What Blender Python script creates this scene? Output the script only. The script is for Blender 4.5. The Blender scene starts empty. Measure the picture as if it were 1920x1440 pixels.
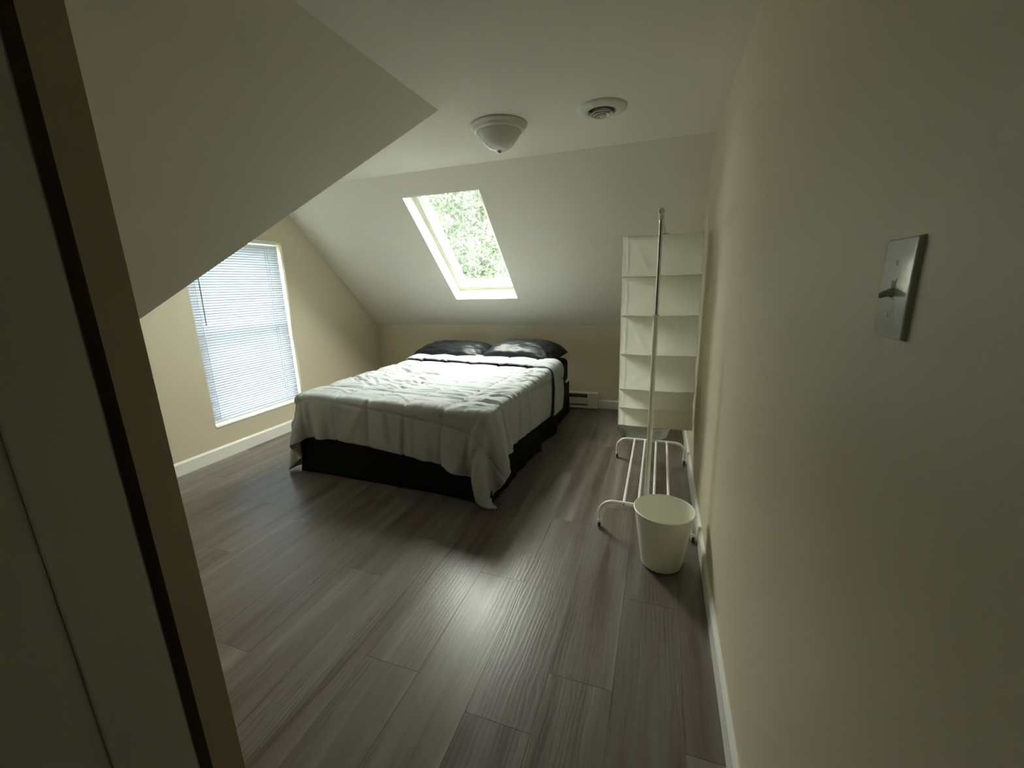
import bpy, bmesh, math, random
import numpy as np
from mathutils import Vector, Matrix, noise
random.seed(7)
SC = bpy.context.scene
COL = SC.collection

# ------------------------------------------------------------ camera
F_PX, YAW, PITCH, ROLL = 774.95, .346, -.2365, -.028
CAMX, CAMZ = -.264, 1.3796
cam = bpy.data.cameras.new('camera')
cam.sensor_width = 36; cam.lens = F_PX / 1920 * 36; cam.clip_start = .02; cam.clip_end = 200
co = bpy.data.objects.new('camera', cam); COL.objects.link(co)
fw = Vector((-math.sin(YAW) * math.cos(PITCH), math.cos(YAW) * math.cos(PITCH), math.sin(PITCH)))
rt = Vector((math.cos(YAW), math.sin(YAW), 0)); up = rt.cross(fw)
r2 = math.cos(ROLL) * rt + math.sin(ROLL) * up; u2 = -math.sin(ROLL) * rt + math.cos(ROLL) * up
M = Matrix((r2, u2, -fw)).transposed().to_4x4(); M.translation = (CAMX, 0, CAMZ)
co.matrix_world = M
SC.camera = co

# ------------------------------------------------------------ world, light, exposure
SC.view_settings.view_transform = 'Standard'; SC.view_settings.look = 'None'
SC.view_settings.gamma = 1; SC.view_settings.use_curve_mapping = False
SC.view_settings.exposure = 2.98
SKY = 7.0
w = bpy.data.worlds.new('overcast_sky'); SC.world = w; w.use_nodes = True
nt = w.node_tree; nt.nodes.clear()
out = nt.nodes.new('ShaderNodeOutputWorld'); bg = nt.nodes.new('ShaderNodeBackground')
tc = nt.nodes.new('ShaderNodeTexCoord'); sp = nt.nodes.new('ShaderNodeSeparateXYZ'); rp = nt.nodes.new('ShaderNodeValToRGB')
nt.links.new(tc.outputs['Generated'], sp.inputs[0]); nt.links.new(sp.outputs['Z'], rp.inputs[0])
rp.color_ramp.elements[0].position = 0; rp.color_ramp.elements[0].color = (.70, .74, .76, 1)
rp.color_ramp.elements[1].position = .8; rp.color_ramp.elements[1].color = (.985, .985, .945, 1)
nt.links.new(rp.outputs[0], bg.inputs[0]); bg.inputs[1].default_value = SKY
nt.links.new(bg.outputs[0], out.inputs[0])
SC.cycles.max_bounces = 14; SC.cycles.diffuse_bounces = 8; SC.cycles.transparent_max_bounces = 16
SC.cycles.glossy_bounces = 4; SC.cycles.transmission_bounces = 6
SC.cycles.sample_clamp_indirect = 12; SC.cycles.caustics_reflective = False
SC.cycles.use_denoising = True

# ------------------------------------------------------------ room numbers (metres)
XL, YF, YC, ZK, ZC = -3.727, 4.52, 3.151, .925, 2.275      # left wall, far wall, flat ceiling end, knee height, ceiling
AX, AY = -1.417, 2.18                                        # valley apex
XK = AX - (ZC - ZK); YK = AY - (ZC - ZK)                     # knee walls of the near slopes
WY0, WY1, WZ0, WZ1 = 2.262, 3.194, .270, 1.843               # window opening in left wall
JX, JY0, JY1 = -1.25, .472, .54                               # door jamb
YB = -3.6                                                    # hall end behind the camera

# ------------------------------------------------------------ materials
def mat(name):
    m = bpy.data.materials.new(name); m.use_nodes = True
    n = m.node_tree.nodes; b = n['Principled BSDF']
    return m, m.node_tree, n, b
def simple(name, col, rough=.5, metal=0, spec=.5, bump=0, bscale=60, coat=0, var=0):
    m, t, n, b = mat(name)
    b.inputs['Base Color'].default_value = (*col, 1); b.inputs['Roughness'].default_value = rough
    b.inputs['Metallic'].default_value = metal; b.inputs['Specular IOR Level'].default_value = spec
    b.inputs['Coat Weight'].default_value = coat
    tcn = n.new('ShaderNodeTexCoord')
    nz = n.new('ShaderNodeTexNoise'); nz.inputs['Scale'].default_value = bscale; nz.inputs['Detail'].default_value = 3
    t.links.new(tcn.outputs['Object'], nz.inputs['Vector'])
    if bump:
        bp = n.new('ShaderNodeBump'); bp.inputs['Strength'].default_value = bump; bp.inputs['Distance'].default_value = .002
        t.links.new(nz.outputs['Fac'], bp.inputs['Height']); t.links.new(bp.outputs[0], b.inputs['Normal'])
    if var:
        nz2 = n.new('ShaderNodeTexNoise'); nz2.inputs['Scale'].default_value = 2.5; nz2.inputs['Detail'].default_value = 4
        t.links.new(tcn.outputs['Object'], nz2.inputs['Vector'])
        mx = n.new('ShaderNodeMix'); mx.data_type = 'RGBA'
        mx.inputs['A'].default_value = (*[c * (1 - var) for c in col], 1); mx.inputs['B'].default_value = (*[min(1, c * (1 + var)) for c in col], 1)
        t.links.new(nz2.outputs['Fac'], mx.inputs['Factor']); t.links.new(mx.outputs['Result'], b.inputs['Base Color'])
    return m
def fabric(name, col, trans=.3, rough=.9, weave=900):
    m, t, n, b = mat(name)
    b.inputs['Base Color'].default_value = (*col, 1); b.inputs['Roughness'].default_value = rough
    b.inputs['Specular IOR Level'].default_value = .2
    tr = n.new('ShaderNodeBsdfTranslucent'); tr.inputs['Color'].default_value = (*col, 1)
    mx = n.new('ShaderNodeMixShader'); mx.inputs[0].default_value = trans
    t.links.new(b.outputs[0], mx.inputs[1]); t.links.new(tr.outputs[0], mx.inputs[2])
    t.links.new(mx.outputs[0], n['Material Output'].inputs['Surface'])
    tcn = n.new('ShaderNodeTexCoord'); nz = n.new('ShaderNodeTexNoise'); nz.inputs['Scale'].default_value = weave
    t.links.new(tcn.outputs['Object'], nz.inputs['Vector'])
    bp = n.new('ShaderNodeBump'); bp.inputs['Strength'].default_value = .15; bp.inputs['Distance'].default_value = .001
    t.links.new(nz.outputs['Fac'], bp.inputs['Height']); t.links.new(bp.outputs[0], b.inputs['Normal'])
    return m
def clear(name, tint, rough=.02, ior=1.45, haze=0.0, hazecol=(.8, .8, .8)):
    m, t, n, b = mat(name); n.remove(b)
    tr = n.new('ShaderNodeBsdfTransparent'); tr.inputs[0].default_value = (*tint, 1)
    gl = n.new('ShaderNodeBsdfGlossy'); gl.inputs['Roughness'].default_value = rough
    fr = n.new('ShaderNodeFresnel')
    ge = n.new('ShaderNodeNewGeometry'); mi = n.new('ShaderNodeMapRange')      # thin pane: same reflectance from both sides of the surface
    mi.inputs['To Min'].default_value = ior; mi.inputs['To Max'].default_value = 1 / ior
    t.links.new(ge.outputs['Backfacing'], mi.inputs['Value']); t.links.new(mi.outputs[0], fr.inputs[0])
    mx = n.new('ShaderNodeMixShader')
    t.links.new(fr.outputs[0], mx.inputs[0]); t.links.new(tr.outputs[0], mx.inputs[1]); t.links.new(gl.outputs[0], mx.inputs[2])
    last = mx
    if haze:
        df = n.new('ShaderNodeBsdfDiffuse'); df.inputs[0].default_value = (*hazecol, 1)
        tl = n.new('ShaderNodeBsdfTranslucent'); tl.inputs[0].default_value = (*hazecol, 1)
        ad = n.new('ShaderNodeMixShader'); ad.inputs[0].default_value = .5
        t.links.new(df.outputs[0], ad.inputs[1]); t.links.new(tl.outputs[0], ad.inputs[2])
        m2 = n.new('ShaderNodeMixShader')
        tcn = n.new('ShaderNodeTexCoord'); nz = n.new('ShaderNodeTexNoise'); nz.inputs['Scale'].default_value = 5; nz.inputs['Detail'].default_value = 6
        mp = n.new('ShaderNodeMapRange'); mp.inputs['From Min'].default_value = .35; mp.inputs['From Max'].default_value = .75
        mp.inputs['To Min'].default_value = haze * .3; mp.inputs['To Max'].default_value = haze * 1.7
        t.links.new(tcn.outputs['Object'], nz.inputs['Vector']); t.links.new(nz.outputs['Fac'], mp.inputs['Value'])
        t.links.new(mp.outputs[0], m2.inputs[0]); t.links.new(mx.outputs[0], m2.inputs[1]); t.links.new(ad.outputs[0], m2.inputs[2])
        last = m2
    t.links.new(last.outputs[0], n['Material Output'].inputs['Surface'])
    return m

def floor_material():
    m, t, n, b = mat('vinyl_plank')
    L = t.links
    geo = n.new('ShaderNodeNewGeometry'); oi = n.new('ShaderNodeObjectInfo')
    off = n.new('ShaderNodeVectorMath'); off.operation = 'MULTIPLY_ADD'
    off.inputs[1].default_value = (37, 53, 0); 
    cmb = n.new('ShaderNodeCombineXYZ'); L.new(oi.outputs['Random'], cmb.inputs[0]); L.new(oi.outputs['Random'], cmb.inputs[1])
    L.new(cmb.outputs[0], off.inputs[0]); L.new(geo.outputs['Position'], off.inputs[2])
    def mapped(s):
        mp = n.new('ShaderNodeMapping'); mp.inputs['Scale'].default_value = s; L.new(off.outputs[0], mp.inputs[0]); return mp
    # broad blotches along the board
    a = n.new('ShaderNodeTexNoise'); a.inputs['Scale'].default_value = 1; a.inputs['Detail'].default_value = 3; a.inputs['Roughness'].default_value = .5
    L.new(mapped((12, .95, 1)).outputs[0], a.inputs[0])
    # fine fibres
    f = n.new('ShaderNodeTexNoise'); f.inputs['Scale'].default_value = 1; f.inputs['Detail'].default_value = 6; f.inputs['Roughness'].default_value = .65
    L.new(mapped((110, 3.5, 1)).outputs[0], f.inputs[0])
    # cathedral grain
    wv = n.new('ShaderNodeTexWave'); wv.wave_type = 'BANDS'; wv.bands_direction = 'X'
    wv.inputs['Scale'].default_value = 4.0; wv.inputs['Distortion'].default_value = 12; wv.inputs['Detail'].default_value = 3
    wv.inputs['Detail Scale'].default_value = .9; wv.inputs['Detail Roughness'].default_value = .6
    L.new(mapped((4.2, .55, 1)).outputs[0], wv.inputs[0])
    r = n.new('ShaderNodeValToRGB'); L.new(a.outputs['Fac'], r.inputs[0])
    e = r.color_ramp.elements
    e[0].position = .30; e[0].color = (.098, .074, .062, 1)
    e[1].position = .72; e[1].color = (.262, .222, .196, 1)
    e2 = r.color_ramp.elements.new(.43); e2.color = (.160, .126, .108, 1)
    e3 = r.color_ramp.elements.new(.56); e3.color = (.170, .152, .136, 1)
    m1 = n.new('ShaderNodeMix'); m1.data_type = 'RGBA'; m1.blend_type = 'MULTIPLY'; m1.inputs['Factor'].default_value = .26
    r2_ = n.new('ShaderNodeValToRGB'); L.new(f.outputs['Fac'], r2_.inputs[0])
    r2_.color_ramp.elements[0].position = .32; r2_.color_ramp.elements[0].color = (.55, .52, .5, 1)
    r2_.color_ramp.elements[1].position = .6; r2_.color_ramp.elements[1].color = (1.15, 1.15, 1.15, 1)
    L.new(r.outputs[0], m1.inputs['A']); L.new(r2_.outputs[0], m1.inputs['B'])
    m2 = n.new('ShaderNodeMix'); m2.data_type = 'RGBA'; m2.blend_type = 'MULTIPLY'; m2.inputs['Factor'].default_value = .30
    r3 = n.new('ShaderNodeValToRGB'); L.new(wv.outputs['Fac'], r3.inputs[0])
    r3.color_ramp.elements[0].position = .02; r3.color_ramp.elements[0].color = (.4, .38, .36, 1)
    r3.color_ramp.elements[1].position = .35; r3.color_ramp.elements[1].color = (1, 1, 1, 1)
    gp = n.new('ShaderNodeTexNoise'); gp.inputs['Scale'].default_value = 1; L.new(mapped((7, 1.1, 1)).outputs[0], gp.inputs[0])
    gm = n.new('ShaderNodeMapRange'); gm.inputs['From Min'].default_value = .48; gm.inputs['From Max'].default_value = .62; gm.inputs['To Max'].default_value = .55
    L.new(gp.outputs['Fac'], gm.inputs['Value']); L.new(gm.outputs[0], m2.inputs['Factor'])
    L.new(m1.outputs['Result'], m2.inputs['A']); L.new(r3.outputs[0], m2.inputs['B'])
    # per-board tone
    hs = n.new('ShaderNodeHueSaturation'); mr = n.new('ShaderNodeMapRange')
    mr.inputs['To Min'].default_value = .86; mr.inputs['To Max'].default_value = 1.13
    L.new(oi.outputs['Random'], mr.inputs['Value']); L.new(mr.outputs[0], hs.inputs['Value']); L.new(m2.outputs['Result'], hs.inputs['Color'])
    L.new(hs.outputs[0], b.inputs['Base Color'])
    rr = n.new('ShaderNodeMapRange'); rr.inputs['To Min'].default_value = .26; rr.inputs['To Max'].default_value = .38
    L.new(a.outputs['Fac'], rr.inputs['Value']); L.new(rr.outputs[0], b.inputs['Roughness'])
    b.inputs['Specular IOR Level'].default_value = .55
    sm = n.new('ShaderNodeMath'); sm.operation = 'ADD'; L.new(f.outputs['Fac'], sm.inputs[0])
    ml = n.new('ShaderNodeMath'); ml.operation = 'MULTIPLY'; ml.inputs[1].default_value = .5; L.new(wv.outputs['Fac'], ml.inputs[0]); L.new(ml.outputs[0], sm.inputs[1])
    bp = n.new('ShaderNodeBump'); bp.inputs['Strength'].default_value = .22; bp.inputs['Distance'].default_value = .0012
    L.new(sm.outputs[0], bp.inputs['Height']); L.new(bp.outputs[0], b.inputs['Normal'])
    return m

MT = {}
MT['wall'] = simple('cream_wall_paint', (.645, .575, .432), .46, bump=.12, bscale=220)
MT['ceil'] = simple('white_ceiling_paint', (.78, .75, .67), .8, spec=.3, bump=.12, bscale=180)
MT['trim'] = simple('white_trim_paint', (.80, .80, .74), .35, bump=.04)
MT['hall'] = simple('hall_light_absorber', (.06, .05, .035), .7)  # made-up near-black colour, so the unseen hall walls soak up light
MT['door'] = simple('shaded_white_door', (.42, .43, .37), .4, bump=.05, bscale=120)  # white paint greyed: dimness beside the camera is put into the colour
MT['floor'] = floor_material()
MT['under'] = simple('dark_subfloor', (.03, .025, .02), .9)
MT['vinyl'] = simple('white_window_vinyl', (.80, .82, .78), .35, var=.02)
MT['glass'] = clear('window_glass', (.92, .935, .89), .01, 1.45, .014, (.8, .88, .8))
MT['slat'] = fabric('blind_slat', (.70, .73, .80), .23, .5, 300)
MT['cord'] = simple('white_cord', (.85, .86, .88), .7, var=.03)
MT['wand'] = clear('clear_wand_plastic', (.35, .37, .38), .1, 1.5, .3, (.2, .2, .2))
MT['metal'] = simple('white_powder_coat', (.92, .92, .88), .32, bump=.03, bscale=300)
MT['chrome'] = simple('chrome_tube', (.62, .62, .60), .14, 1, var=.02)
MT['dark'] = simple('dark_plastic', (.03, .03, .03), .4, var=.1)
MT['bin'] = simple('white_bin_plastic', (.88, .89, .80), .42, bump=.05, bscale=140)
MT['org'] = fabric('white_nonwoven', (.90, .895, .82), .62, .9, 500)
MT['tub'] = clear('clear_plastic', (.88, .89, .86), .12, 1.5, .20, (.88, .88, .82))
MT['comf'] = simple('grey_white_cotton', (.435, .46, .475), .85, spec=.2, bump=.25, bscale=700)
MT['black'] = simple('black_sheet', (.005, .0055, .007), .7, spec=.15, bump=.2, bscale=500)
MT['satin'] = simple('black_satin', (.006, .0075, .010), .46, spec=.32, bump=.1, bscale=300)
MT['plate'] = simple('switch_plastic', (.66, .70, .66), .16, bump=.02)
MT['lampglass'] = simple('alabaster_glass', (.70, .70, .66), .25, var=.05, coat=.2)
MT['lampbase'] = simple('white_lamp_metal', (.68, .68, .62), .3, var=.02)
MT['nickel'] = simple('nickel', (.45, .45, .42), .3, 1, var=.05)
MT['heater'] = simple('white_heater_enamel', (.84, .83, .78), .35, var=.02)
MT['fin'] = simple('grey_fin_metal', (.16, .16, .155), .5, .6, var=.1)
MT['ground'] = simple('grass_ground', (.06, .10, .035), .95, var=.4)
MT['bark'] = simple('bark', (.10, .075, .05), .9, bump=.6, bscale=20, var=.3)
def leafmat():
    m, t, n, b = mat('leaf'); L = t.links
    geo = n.new('ShaderNodeNewGeometry'); nz = n.new('ShaderNodeTexNoise'); nz.inputs['Scale'].default_value = .8; nz.inputs['Detail'].default_value = 4
    L.new(geo.outputs['Position'], nz.inputs[0])
    r = n.new('ShaderNodeValToRGB'); L.new(nz.outputs['Fac'], r.inputs[0])
    r.color_ramp.elements[0].position = .3; r.color_ramp.elements[0].color = (.052, .074, .044, 1)
    r.color_ramp.elements[1].position = .7; r.color_ramp.elements[1].color = (.088, .122, .074, 1)
    L.new(r.outputs[0], b.inputs['Base Color']); b.inputs['Roughness'].default_value = .6
    tr = n.new('ShaderNodeBsdfTranslucent'); L.new(r.outputs[0], tr.inputs['Color'])
    mx = n.new('ShaderNodeMixShader'); mx.inputs[0].default_value = .45
    L.new(b.outputs[0], mx.inputs[1]); L.new(tr.outputs[0], mx.inputs[2]); L.new(mx.outputs[0], n['Material Output'].inputs['Surface'])
    return m
MT['leaf'] = leafmat()

# ------------------------------------------------------------ helpers
def link(name, me, m, parent=None, smooth=False, loc=None, rot=None):
    if isinstance(me, bmesh.types.BMesh):
        b = me; me = bpy.data.meshes.new(name); bmesh.ops.recalc_face_normals(b, faces=b.faces) if getattr(b, 'faces', None) else None
        b.to_mesh(me); b.free()
    if m and not me.materials: me.materials.append(m)
    o = bpy.data.objects.new(name, me); COL.objects.link(o)
    if smooth:
        for p in me.polygons: p.use_smooth = True
        me.update()
        try: me.set_sharp_from_angle(angle=math.radians(38))
        except Exception: pass
    if parent: o.parent = parent
    if loc: o.location = loc
    if rot: o.rotation_euler = rot
    return o
def empty(name, loc, label=None, cat=None, group=None, rot=(0, 0, 0)):
    o = bpy.data.objects.new(name, None); COL.objects.link(o); o.location = loc; o.rotation_euler = rot
    o.empty_display_size = .05
    if label: tag(o, label, cat, group)
    return o
def tag(o, label, cat, group=None):
    o['label'] = label; o['category'] = cat
    if group: o['group'] = group
def struct(o, label=None):
    o['kind'] = 'structure'
    if label: o['label'] = label
    return o
def BM(): return bmesh.new()
def box(b, x0, x1, y0, y1, z0, z1, bev=0, seg=2):
    r = bmesh.ops.create_cube(b, size=1)
    vs = r['verts']
    for v in vs: v.co = Vector(((x0 + x1) / 2 + v.co.x * (x1 - x0), (y0 + y1) / 2 + v.co.y * (y1 - y0), (z0 + z1) / 2 + v.co.z * (z1 - z0)))
    if bev:
        es = list({e for v in vs for e in v.link_edges})
        bmesh.ops.bevel(b, geom=es, offset=bev, segments=seg, affect='EDGES', profile=.5)
    return b
def prism(b, poly, axis, a0, a1):
    """extrude a 2D polygon along an axis; poly holds the other two coordinates in order"""
    def P(u, v, a): return {'x': (a, u, v), 'y': (u, a, v), 'z': (u, v, a)}[axis]
    A = [b.verts.new(P(u, v, a0)) for u, v in poly]; B = [b.verts.new(P(u, v, a1)) for u, v in poly]
    n = len(poly); b.faces.new(A); b.faces.new(B[::-1])
    for i in range(n): b.faces.new((A[i], A[(i + 1) % n], B[(i + 1) % n], B[i]))
    return b
def tube(b, pts, r, seg=12, cap=True, closed=False):
    pts = [Vector(p) for p in pts]; n = len(pts); rings = []
    t0 = (pts[1] - pts[0]).normalized(); nrm = t0.orthogonal().normalized()
    for i in range(n):
        if i == 0: t = pts[1] - pts[0]
        elif i == n - 1: t = pts[-1] - pts[-2]
        else: t = (pts[i] - pts[i - 1]).normalized() + (pts[i + 1] - pts[i]).normalized()
        t.normalize(); nrm = (nrm - t * nrm.dot(t)).normalized(); bn = t.cross(nrm)
        rr = r[i] if isinstance(r, (list, tuple)) else r
        rings.append([b.verts.new(pts[i] + rr * (math.cos(2 * math.pi * k / seg) * nrm + math.sin(2 * math.pi * k / seg) * bn)) for k in range(seg)])
    for i in range(n - 1):
        for k in range(seg):
            b.faces.new((rings[i][k], rings[i][(k + 1) % seg], rings[i + 1][(k + 1) % seg], rings[i + 1][k]))
    if cap: b.faces.new(rings[0][::-1]); b.faces.new(rings[-1])
    return b
def lathe(b, prof, cx=0, cy=0, seg=48, close=False):
    """prof = list of (r, z)"""
    rings = []
    for r, z in prof:
        if r < 1e-6: rings.append([b.verts.new((cx, cy, z))])
        else: rings.append([b.verts.new((cx + r * math.cos(2 * math.pi * k / seg), cy + r * math.sin(2 * math.pi * k / seg), z)) for k in range(seg)])
    prs = list(zip(rings, rings[1:]))
    if close: prs.append((rings[-1], rings[0]))
    for A, B in prs:
        for k in range(seg):
            k2 = (k + 1) % seg
            if len(A) == 1 and len(B) == 1: continue
            if len(A) == 1: b.faces.new((A[0], B[k2], B[k]))
            elif len(B) == 1: b.faces.new((A[k], A[k2], B[0]))
            else: b.faces.new((A[k], A[k2], B[k2], B[k]))
    return b
def quad_slab(b, pts, nrm, th):
    """thick slab: polygon pts (3D) pushed th along nrm (outward)"""
    n_ = Vector(nrm).normalized() * th
    A = [b.verts.new(p) for p in pts]; B = [b.verts.new(Vector(p) + n_) for p in pts]
    b.faces.new(A); b.faces.new(B[::-1]); k = len(pts)
    for i in range(k): b.faces.new((A[i], A[(i + 1) % k], B[(i + 1) % k], B[i]))
def copy_obj(o, parent=None, name=None):
    c = o.copy(); COL.objects.link(c)
    if parent is not None: c.parent = parent
    return c

T = .12   # wall thickness
# ------------------------------------------------------------ floor: subfloor + planks
b = BM(); box(b, XL - T, T, YB - T, YF + T, -.15, -.0105)
floor = struct(link('floor', b, MT['under']), 'grey-brown wood-look vinyl plank floor')
PW, PL = .228, 1.22
plank_cache = {}
def plank(x0, x1, y0, y1):
    g = .0003
    w_, l_ = round(x1 - x0, 4), round(y1 - y0, 4)
    key = (w_, l_)
    if key not in plank_cache:
        b = BM()
        hx, hy = w_ / 2 - g / 2, l_ / 2 - g / 2; c = .0006
        lo = [(-hx, -hy, -.010), (hx, -hy, -.010), (hx, hy, -.010), (-hx, hy, -.010)]
        md = [(x, y, -c) for x, y, _ in lo]
        tp = [(x - math.copysign(c, x), y - math.copysign(c, y), 0) for x, y, _ in lo]
        R = [[b.verts.new(p) for p in ring] for ring in (lo, md, tp)]
        b.faces.new(R[0][::-1]); b.faces.new(R[2])
        for A, B in zip(R, R[1:]):
            for i in range(4): b.faces.new((A[i], A[(i + 1) % 4], B[(i + 1) % 4], B[i]))
        me = bpy.data.meshes.new('plank'); b.to_mesh(me); b.free(); me.materials.append(MT['floor'])
        plank_cache[key] = me
    o = bpy.data.objects.new('plank', plank_cache[key]); COL.objects.link(o)
    o.parent = floor; o.location = ((x0 + x1) / 2, (y0 + y1) / 2, 0)
# seam x positions lie on -.352 - k*PW ; known end joints per column
known = {0: .42, 1: 1.18, 2: 2.177, 3: 1.605, 4: 1.034, 5: .55, 6: 1.435, 7: .9, 8: 2.05, 9: 1.70}
x = -.352 + PW * 2
cols = []
k = -1
while x > XL:
    x0 = x - PW
    j = known.get(k, None)
    if j is None: j = (k * .47 + .3) % PL
    cols.append((x0, min(x, 0), j)); x = x0; k += 1
for x0, x1, j in cols:
    if x1 <= x0 + .004: continue
    x0 = max(x0, XL)
    y = j - PL * 6
    while y < YF:
        a, c = max(y, YB), min(y + PL, YF)
        if c - a > .03 and not (x1 < XK - .2 and c < YK - .1): plank(x0, x1, a, c)
        y += PL

# ------------------------------------------------------------ walls and ceilings
# right wall
b = BM(); box(b, 0, T, YB - T, YF + T, -.15, ZC + .05)
struct(link('wall_right', b, MT['wall']), 'long cream painted wall on the right')
# far knee wall
b = BM(); box(b, XL - T, 0, YF, YF + T, -.15, ZK)
struct(link('wall_far', b, MT['wall']), 'low cream knee wall behind the bed')
# left gable wall with window opening (four pieces of one mesh around the hole)
b = BM()
e_ = .07
polys = [
    [(WY1, -.15), (YF + T, -.15), (YF + T, ZK - T * .987 + e_), (WY1, ZC - (WY1 - YC) * .987 + e_)],
    [(YK - T, -.15), (WY0, -.15), (WY0, ZC + e_), (AY, ZC + e_), (YK - T, ZK - T + e_)],
    [(WY0, -.15), (WY1, -.15), (WY1, WZ0), (WY0, WZ0)],
    [(WY0, WZ1), (WY1, WZ1), (WY1, ZC - (WY1 - YC) * .987 + e_), (YC, ZC + e_), (WY0, ZC + e_)]]
for pl_ in polys: prism(b, pl_, 'x', XL - .16, XL)
struct(link('wall_left', b, MT['wall']), 'cream gable wall with the blind-covered window')
# knee walls of the near slopes
b = BM(); box(b, XL, XK, YK - T, YK, -.15, ZK + .02); box(b, XK - T, XK, JY0, YK - T, -.15, ZK + .02)
struct(link('wall_near', b, MT['wall']))
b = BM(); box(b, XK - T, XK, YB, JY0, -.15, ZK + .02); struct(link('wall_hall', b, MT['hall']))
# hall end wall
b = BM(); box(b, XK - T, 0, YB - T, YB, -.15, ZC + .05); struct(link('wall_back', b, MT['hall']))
# flat ceiling
b = BM(); quad_slab(b, [(AX, YB - T, ZC), (T, YB - T, ZC), (T, YC, ZC), (XL - T, YC, ZC), (XL - T, AY, ZC), (AX, AY, ZC)], (0, 0, 1), .1)
struct(link('ceiling', b, MT['ceil']), 'flat white ceiling strip with lamp and vent')
# near slopes meeting in the valley
b = BM(); s2 = 1.0
quad_slab(b, [(AX, AY, ZC), (AX, YB - T, ZC), (XK - .1, YB - T, ZK - .1), (XK - .1, YK - .1, ZK - .1)], (-1, 0, 1), .1)
struct(link('ceiling_slope', b, MT['ceil']), 'dark sloped ceiling at upper left, above the doorway')
b = BM()
quad_slab(b, [(AX, AY, ZC), (XK - .1, YK - .1, ZK - .1), (XL - T, YK - .1, ZK - .1), (XL - T, AY, ZC)], (0, -1, 1), .1)
struct(link('ceiling_slope', b, MT['ceil']), 'sloped ceiling over the window side, hidden behind the valley edge')
# far slope with skylight hole
SN = Vector((0, ZC - ZK, YF - YC)).normalized(); SD = Vector((0, YF - YC, -(ZC - ZK))).normalized()   # outward normal, down-slope
S0 = Vector((0, YC, ZC)); SL = math.hypot(YF - YC, ZC - ZK)
def sp_(x, s, n=0): return Vector((x, 0, 0)) + S0 + SD * s + SN * n
SX0, SX1 = -2.412, -1.687
SS0, SS1 = (Vector((0, 3.300, 2.128)) - S0).dot(SD), (Vector((0, 4.209, 1.231)) - S0).dot(SD)
b = BM(); DEP = .16
for (xa, xb, sa, sb) in ((XL - T, SX0, -.02, SL + .2), (SX1, T, -.02, SL + .2), (SX0, SX1, -.02, SS0), (SX0, SX1, SS1, SL + .2)):
    quad_slab(b, [sp_(xa, sa), sp_(xb, sa), sp_(xb, sb), sp_(xa, sb)], SN, DEP + .02)
struct(link('wall_slope', b, MT['ceil']), 'far sloped ceiling with the skylight above the bed')
# partition wall with doorway
b = BM()
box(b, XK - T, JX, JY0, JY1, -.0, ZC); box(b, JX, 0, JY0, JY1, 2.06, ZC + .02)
struct(link('wall_partition', b, simple('shaded_cream_paint', (.34, .28, .18), .5, bump=.12, bscale=220)), 'cream end of the partition wall left of the doorway')  # wall paint darkened, with the shade by the doorway in its colour

# baseboards
def baseboard(name, p0, p1, nrm, h=.108, t=.014, label=None):
    p0, p1, n_ = Vector(p0), Vector(p1), Vector(nrm)
    prof = [(0, 0), (t, 0), (t, h - .016), (t * .55, h - .004), (t * .3, h), (0, h)]
    b = BM()
    A = [b.verts.new(p0 + n_ * u + Vector((0, 0, v))) for u, v in prof]; B = [b.verts.new(p1 + n_ * u + Vector((0, 0, v))) for u, v in prof]
    b.faces.new(A); b.faces.new(B[::-1])
    for i in range(len(prof)): b.faces.new((A[i], A[(i + 1) % len(prof)], B[(i + 1) % len(prof)], B[i]))
    return struct(link(name, b, MT['trim']), label)
baseboard('baseboard_right', (0, YB, 0), (0, YF, 0), (-1, 0, 0), label='white baseboard along the right wall')
baseboard('baseboard_left', (XL, YK, 0), (XL, YF, 0), (1, 0, 0), label='white baseboard under the window')
baseboard('baseboard_far', (-.865, YF, 0), (-.014, YF, 0), (0, -1, 0), .098, label='white baseboard right of the heater')

# ------------------------------------------------------------ window_1 (behind the blind)
XW = XL - .16
win = struct(empty('window_1', (XW + .04, (WY0 + WY1) / 2, WZ0)), 'white double-hung window behind the blind')
def wpart(name, fn, m, smooth=False):
    b = BM(); fn(b); o = link(name, b, m, smooth=smooth); o.parent = win; o.location = -win.location; return o
def frame_fn(b):
    x0, x1 = XW, XW + .07; t = .035
    box(b, x0, x1, WY0, WY0 + t, WZ0, WZ1, .003); box(b, x0, x1, WY1 - t, WY1, WZ0, WZ1, .003)
    box(b, x0, x1, WY0 + t, WY1 - t, WZ0, WZ0 + t, .003); box(b, x0, x1, WY0 + t, WY1 - t, WZ1 - t, WZ1, .003)
wpart('window_frame', frame_fn, MT['vinyl'])
ZM = (WZ0 + WZ1) / 2
for (xa, z0, z1) in ((XW + .036, WZ0 + .035, ZM + .02), (XW + .008, ZM - .02, WZ1 - .035)):
    def sash(b, xa=xa, z0=z0, z1=z1):
        y0, y1, t = WY0 + .037, WY1 - .037, .045
        box(b, xa, xa + .026, y0, y0 + t, z0, z1, .003); box(b, xa, xa + .026, y1 - t, y1, z0, z1, .003)
        box(b, xa, xa + .026, y0 + t, y1 - t, z0, z0 + t, .003); box(b, xa, xa + .026, y0 + t, y1 - t, z1 - t, z1, .003)
    so = wpart('sash', sash, MT['vinyl'])
    b = BM(); box(b, xa + .011, xa + .015, WY0 + .08, WY1 - .08, z0 + .043, z1 - .043)
    g = link('glass_pane', b, MT['glass']); g.parent = so
def sillf(b):
    box(b, XW + .07, XL + .006, WY0, WY1, WZ0 - .0, WZ0 + .014, .004)
wpart('window_sill', sillf, MT['trim'])

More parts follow.
